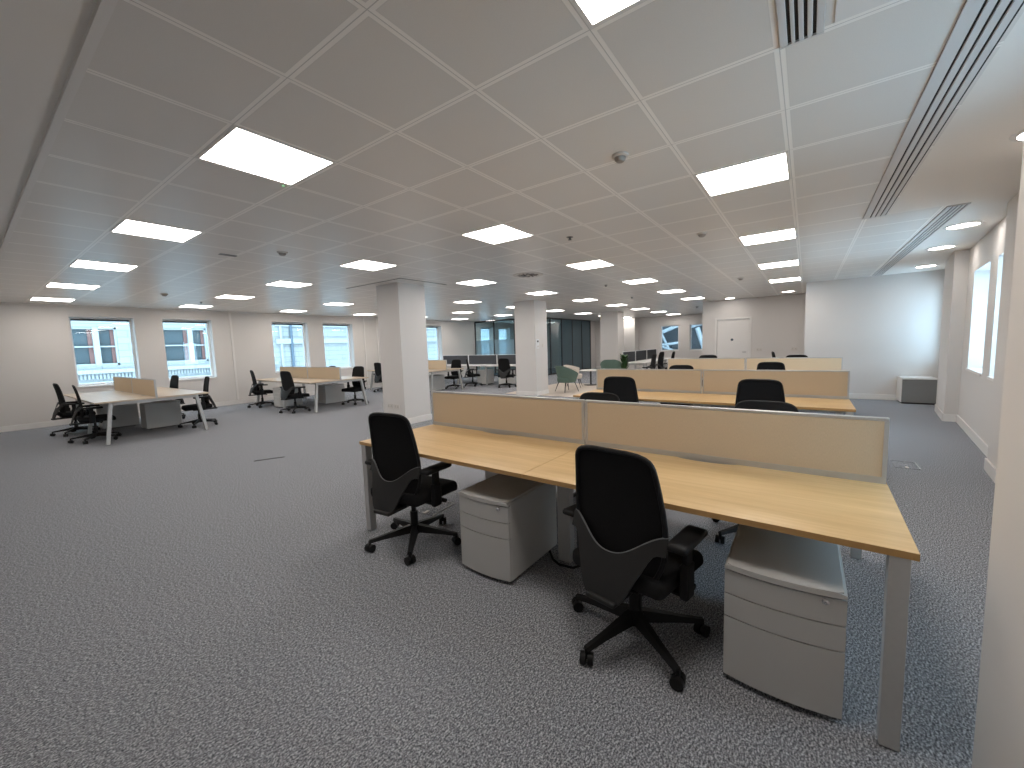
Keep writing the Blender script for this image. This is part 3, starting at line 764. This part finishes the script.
# chairs
gf = 'black mesh chairs at the front desk row'
chair(1.92, 2.35, 5, 'black mesh office chair at the left end of front desk', gf, 1, 7)
chair(1.86, 0.65, -10, 'nearest black mesh office chair in front of the foreground desk', gf, 0.97, 15)
chair(3.43, 1.60, 182, 'black chair top behind the front screen joint', gf, 0.955)
chair(3.33, 0.25, 176, 'black chair top behind front screen, right of its middle', gf, 0.96, -4)
g2 = 'black mesh chairs at the second and third desk rows'
chair(5.12, 1.92, 2, 'black chair with back to camera at left of second row', g2)
chair(5.12, 0.38, -2, 'black chair with back to camera at right of second row', g2)
chair(7.20, 1.75, 180, 'low chair top peeping over second row left screen', g2)
chair(8.58, 0.50, 0, 'black chair top over second row right screen', g2)
chair(10.50, 1.92, 180, 'chair top just showing above farthest screen below the door', g2, 1.05)
chair(10.50, 0.17, 180, 'chair top just showing above right end of farthest screen', g2, 1.03)
chair(11.30, 0.44, -80, 'turned black chair tilting above the farthest screen', g2, 1.09)
g3 = 'black mesh chairs round the left bench desks'
chair(1.38, 10.25, -4, 'black chair at near left corner of leftmost bench desk', g3)
chair(1.30, 11.60, 3, 'black chair farther back on left side of leftmost desk', g3)
chair(2.90, 10.20, 172, 'black chair at near right corner of leftmost bench desk', g3)
chair(2.82, 11.95, 184, 'black chair on far right side of leftmost bench desk', g3)
chair(4.84, 10.15, 8, 'black chair at near left of the middle bench desk', g3)
chair(4.90, 12.10, -12, 'black chair standing apart at far left of middle desk', g3)
chair(6.38, 10.00, 190, 'black chair at near right of the middle bench desk', g3)
chair(6.52, 11.60, 180, 'chair top just above the screen of middle bench desk', g3)
chair(8.72, 11.90, 0, 'black chair cut by the left edge of near pillar', g3)
chair(10.38, 10.12, 186, 'black chair at desk just right of near pillar', g3)

# ------------------------------------------------------------------ far white benches with charcoal screens
wb = thing('bench_desk', 'white bench desk with charcoal screens between the two front pillars', 'desk', (12.3, 10.4, 0), 0, 'white bench desks')
for k, (a, b) in enumerate(((-2.23, -0.76), (-0.76, 0.71), (0.71, 2.18))):
    for xa, xb in ((-0.75, -0.02), (0.02, 0.75)): MB().box(xa, a, 0.705, xb, b - 0.004, 0.73, 0.003).build('tabletop', 'white', wb)
    screen_mesh(wb, 0, a + 0.01, b - 0.01, 0.73, 1.12, 'greyfab', 'whitefr', 0.02)
for y in (-2.2, -0.76, 0.71, 2.15):
    for sgn in (-1, 1): MB().box(sgn * 0.68 - 0.025, y - 0.025, 0, sgn * 0.68 + 0.025, y + 0.025, 0.705).build('leg', 'silver', wb)
    MB().box(-0.655, y - 0.02, 0.66, 0.655, y + 0.02, 0.705).build('cross_rail', 'silver', wb)
def white_ped(x, y, label):
    t = thing('drawer_pedestal', label, 'pedestal', (x, y, 0), 0, 'white pedestals')
    MB().box(-0.25, -0.2, 0.03, 0.25, 0.2, 0.56, 0.006).build('body', 'white', t)
    for z0, z1 in ((0.42, 0.54), (0.29, 0.41), (0.05, 0.28)): MB().box(-0.268, -0.195, z0, -0.25, 0.195, z1, 0.003).build('drawer', 'white', t)
    MB().box(-0.2, -0.16, 0, 0.2, 0.16, 0.03).build('plinth', 'black', t)
white_ped(11.95, 9.95, 'white pedestal under white bench, left of its visible leg')
white_ped(11.98, 8.95, 'white pedestal under white bench, right of its visible leg')
chair(11.30, 10.05, -40, 'black chair turned sideways at white bench, left one', 'black chairs at the white benches')
chair(11.33, 8.50, 12, 'black chair at white bench beside the middle pillar', 'black chairs at the white benches')

eb = thing('bench_desk', 'white bench desk with charcoal screens before the far windows', 'desk', (15.4, 4.7, 0), 0, 'white bench desks')
for a, b in ((-1.9, -0.6), (-0.6, 0.7), (0.7, 2.0)):
    MB().box(a, -0.35, 0.705, b - 0.004, 0.38, 0.73, 0.003).build('tabletop', 'white', eb)
    f = MB(); y = 0.42
    f.box(a + 0.01, y - 0.015, 1.09, b - 0.01, y + 0.015, 1.115).box(a + 0.01, y - 0.015, 0.705, a + 0.04, y + 0.015, 1.09).box(b - 0.04, y - 0.015, 0.705, b - 0.01, y + 0.015, 1.09)
    so = f.build('screen', 'whitefr', eb)
    MB().box(a + 0.04, y - 0.01, 0.73, b - 0.04, y + 0.01, 1.09).build('fabric_panel', 'greyfab', so)
for x in (-1.85, -0.6, 0.7, 1.95):
    for y in (-0.3, 0.42): MB().box(x - 0.025, y - 0.025, 0, x + 0.025, y + 0.025, 0.705).build('leg', 'silver', eb)
    MB().box(x - 0.02, -0.275, 0.66, x + 0.02, 0.395, 0.705).build('cross_rail', 'silver', eb)
chair(13.02, 4.08, 90, 'black chair seen side on before far windows, left of three', 'black chairs at the white benches', 1.02)
chair(13.85, 4.08, 84, 'black chair seen side on before far windows, middle of three', 'black chairs at the white benches', 1.06)
chair(15.30, 4.08, 92, 'black chair seen side on under the far window, right of three', 'black chairs at the white benches', 1.02)

# ------------------------------------------------------------------ lounge
def tub_chair(label, x, y, deg, mat, group, hb=0.78, ha=0.56):
    t = thing('tub_chair', label, 'armchair', (x, y, 0), math.radians(deg), group)
    def f(u, v):
        th = PI + (u * 2 - 1) * 1.95           # open towards +x
        k = abs(u * 2 - 1)
        top = hb + (ha - hb) * (max(0, k - 0.25) / 0.75) ** 1.3
        z = 0.30 + (top - 0.30) * v
        r = 0.27 + 0.10 * v
        return (r * math.cos(th) * 0.95 + 0.03, r * math.sin(th) * 1.08, z)
    MB().grid(f, 28, 8, 0.03).build('shell', mat, t, smooth=True)
    MB().lathe([(0, 0.29), (0.24, 0.29), (0.285, 0.32), (0.29, 0.42), (0.26, 0.45), (0, 0.455)], 28).build('seat_cushion', mat, t, smooth=True)
    for sx in (-1, 1):
        for sy in (-1, 1):
            MB().tube([(sx * 0.17, sy * 0.17, 0.30), (sx * 0.26, sy * 0.25, 0)], [0.014, 0.009], 8).build('leg', 'darkmetal', t)
    return t
gt = 'lounge tub chairs'
tub_chair('sage green tub chair beside the middle pillar', 10.85, 5.86, -25, 'green', gt, 0.78)
tub_chair('cream tub chair behind the sage green one', 12.0, 6.22, -70, 'cream', gt, 0.74, 0.62)
tub_chair('sage green tub chair top behind second row screen end', 13.6, 5.55, 215, 'green', gt, 0.82)
rt = thing('round_table', 'white round lounge table right of the tub chairs', 'table', (12.85, 6.0, 0))
MB().lathe([(0, 0.50), (0.36, 0.50), (0.37, 0.512), (0.36, 0.525), (0, 0.525)], 32).build('tabletop', 'white', rt, smooth=True)
MB().tube([(0, 0, 0.02), (0, 0, 0.50)], 0.03, 12).build('pillar_leg', 'darkmetal', rt)
MB().lathe([(0, 0), (0.24, 0), (0.24, 0.012), (0.03, 0.025), (0, 0.025)], 28).build('foot', 'darkmetal', rt, smooth=True)

pp = thing('potted_plant', 'leafy green potted plant behind second row left screen', 'plant', (13.0, 4.86, 0))
MB().lathe([(0, 0), (0.13, 0), (0.17, 0.42), (0.155, 0.42), (0.15, 0.38), (0, 0.38)], 24).build('pot', 'pot', pp, smooth=True)
MB().lathe([(0.149, 0.375), (0, 0.383)], 20).build('soil', 'soil', pp)
lf = MB()
for k in range(42):
    a = k * 2.4; h = 0.62 + 0.46 * ((k * 7) % 42) / 42; ln = 0.20 + 0.06 * random.random(); tilt = 0.45 + 0.5 * random.random()
    bx, by = 0.03 * math.cos(a), 0.03 * math.sin(a)
    p0 = Vector((bx, by, h - 0.12)); d = Vector((math.cos(a) * math.sin(tilt), math.sin(a) * math.sin(tilt), math.cos(tilt))); sd = Vector((-math.sin(a), math.cos(a), 0))
    L_ = [lf.bm.verts.new(p0 + d * ln * q - Vector((0, 0, 0.10 * q * q * ln)) + sd * s_ * wv * 0.05) for q, wv in ((0, 0.15), (0.3, 1), (0.65, 0.9), (1, 0.05)) for s_ in (-1, 1)]
    for i in range(3): lf.bm.faces.new((L_[2 * i], L_[2 * i + 1], L_[2 * i + 3], L_[2 * i + 2]))
lf.build('foliage', 'leaf', pp)
MB().tube([(0, 0, 0.38), (0.01, 0, 0.7), (0, 0.01, 0.95)], [0.012, 0.009, 0.005], 6).build('stem', 'leaf', pp)

# ------------------------------------------------------------------ small fixtures
cb = thing('floor_cabinet', 'low grey boxed unit with white top in the far right corner', 'cabinet', (11.58, -1.85, 0), 0)
MB().box(-0.26, -0.25, 0.03, 0.255, 0.25, 0.50, 0.004).build('body', 'greybox', cb)
MB().box(-0.28, -0.26, 0.50, 0.255, 0.265, 0.53, 0.004).build('top', 'trim', cb)
MB().box(-0.24, -0.24, 0.0, 0.255, 0.24, 0.03).build('plinth', 'gap', cb)
MB().box(-0.262, 0.25, 0.03, 0.255, 0.262, 0.50).build('side_lit_panel', 'trim', cb)  # paler colour stands in for the lighter shading of this side

th = thing('thermostat', 'white wall thermostat with dark display on the middle pillar', 'thermostat', (9.70, 6.15, 1.50), 0)
MB().box(-0.07, -0.022, -0.16, 0.07, 0, 0.10, 0.006).build('body', 'whitefr', th)
MB().box(-0.035, -0.025, 0.015, 0.035, -0.0215, 0.065).build('display', 'gap', th)
MB().box(-0.04, -0.025, -0.13, -0.005, -0.0215, -0.08).box(0.01, -0.025, -0.13, 0.045, -0.0215, -0.08).build('button', 'plate', th)
tag(MB().box(-0.035, -0.008, -0.05, 0.035, 0, 0.05, 0.004).build('wall_switch', 'plate', loc=(9.99, 6.15, 1.42)), 'small grey switch right of the thermostat on middle pillar', 'switch')
def socket(label, loc, face):
    t = thing('wall_socket', label, 'socket', loc, face, 'wall sockets')
    MB().box(-0.075, -0.010, -0.045, 0.075, 0, 0.045, 0.004).build('face_plate', 'plate', t)
    for sx in (-0.037, 0.037):
        MB().box(sx - 0.012, -0.0115, -0.012, sx - 0.007, -0.0098, 0.0).box(sx + 0.007, -0.0115, -0.012, sx + 0.012, -0.0098, 0.0).box(sx - 0.003, -0.0115, 0.01, sx + 0.003, -0.0098, 0.022).build('pin_hole', 'gap', t)
socket('double wall socket low on near pillar, left one', (4.95, 6.58, 0.345), -PI / 2)
socket('double wall socket low on near pillar, right one', (4.95, 6.38, 0.345), -PI / 2)
socket('pale wall socket plate beside the store door', (DX, 1.20, 1.06), -PI / 2)
socket('pale wall socket plate farther right of the store door', (DX, 0.30, 1.07), -PI / 2)

def floor_box(label, x, y, rz, lifted=True):
    t = thing('floor_box', label, 'floor box', (x, y, 0), rz, 'floor boxes')
    MB().box(-0.15, -0.10, 0, 0.15, 0.10, 0.004, 0.0015).box(-0.15, -0.10, 0.004, 0.15, -0.088, 0.007).box(0.138, -0.088, 0.004, 0.15, 0.10, 0.007).build('lid', 'carpet', t)
    MB().box(-0.155, -0.105, 0, 0.155, -0.10, 0.008).box(0.15, -0.10, 0, 0.155, 0.10, 0.008).build('rim', 'alum', t)
    MB().box(-0.15, -0.014, 0.004, -0.09, 0.014, 0.010, 0.002).build('cable_flap', 'plate', t)
floor_box('floor box lid with pale edge right of the desks', 6.02, -0.91, 0.0)
floor_box('floor box lid beside the left foreground chair, under the desk', 2.45, 2.70, 0.1)
tag(MB().box(-0.18, -0.008, 0, 0.18, 0.008, 0.006).build('floor_seam_strip', 'gap', loc=(2.43, 5.95, 0), rz=-0.45), 'thin dark strip in the open carpet left of centre', 'floor strip')
cab = MB().tube([(2.33, 1.42, 0.008), (2.24, 1.34, 0.008), (2.20, 1.27, 0.012), (2.22, 1.18, 0.008), (2.36, 1.10, 0.008), (2.50, 1.12, 0.008)], 0.008, 8)
tag(cab.build('power_cable', 'black', smooth=True), 'black power cable lying under the foreground desk by middle leg', 'cable')
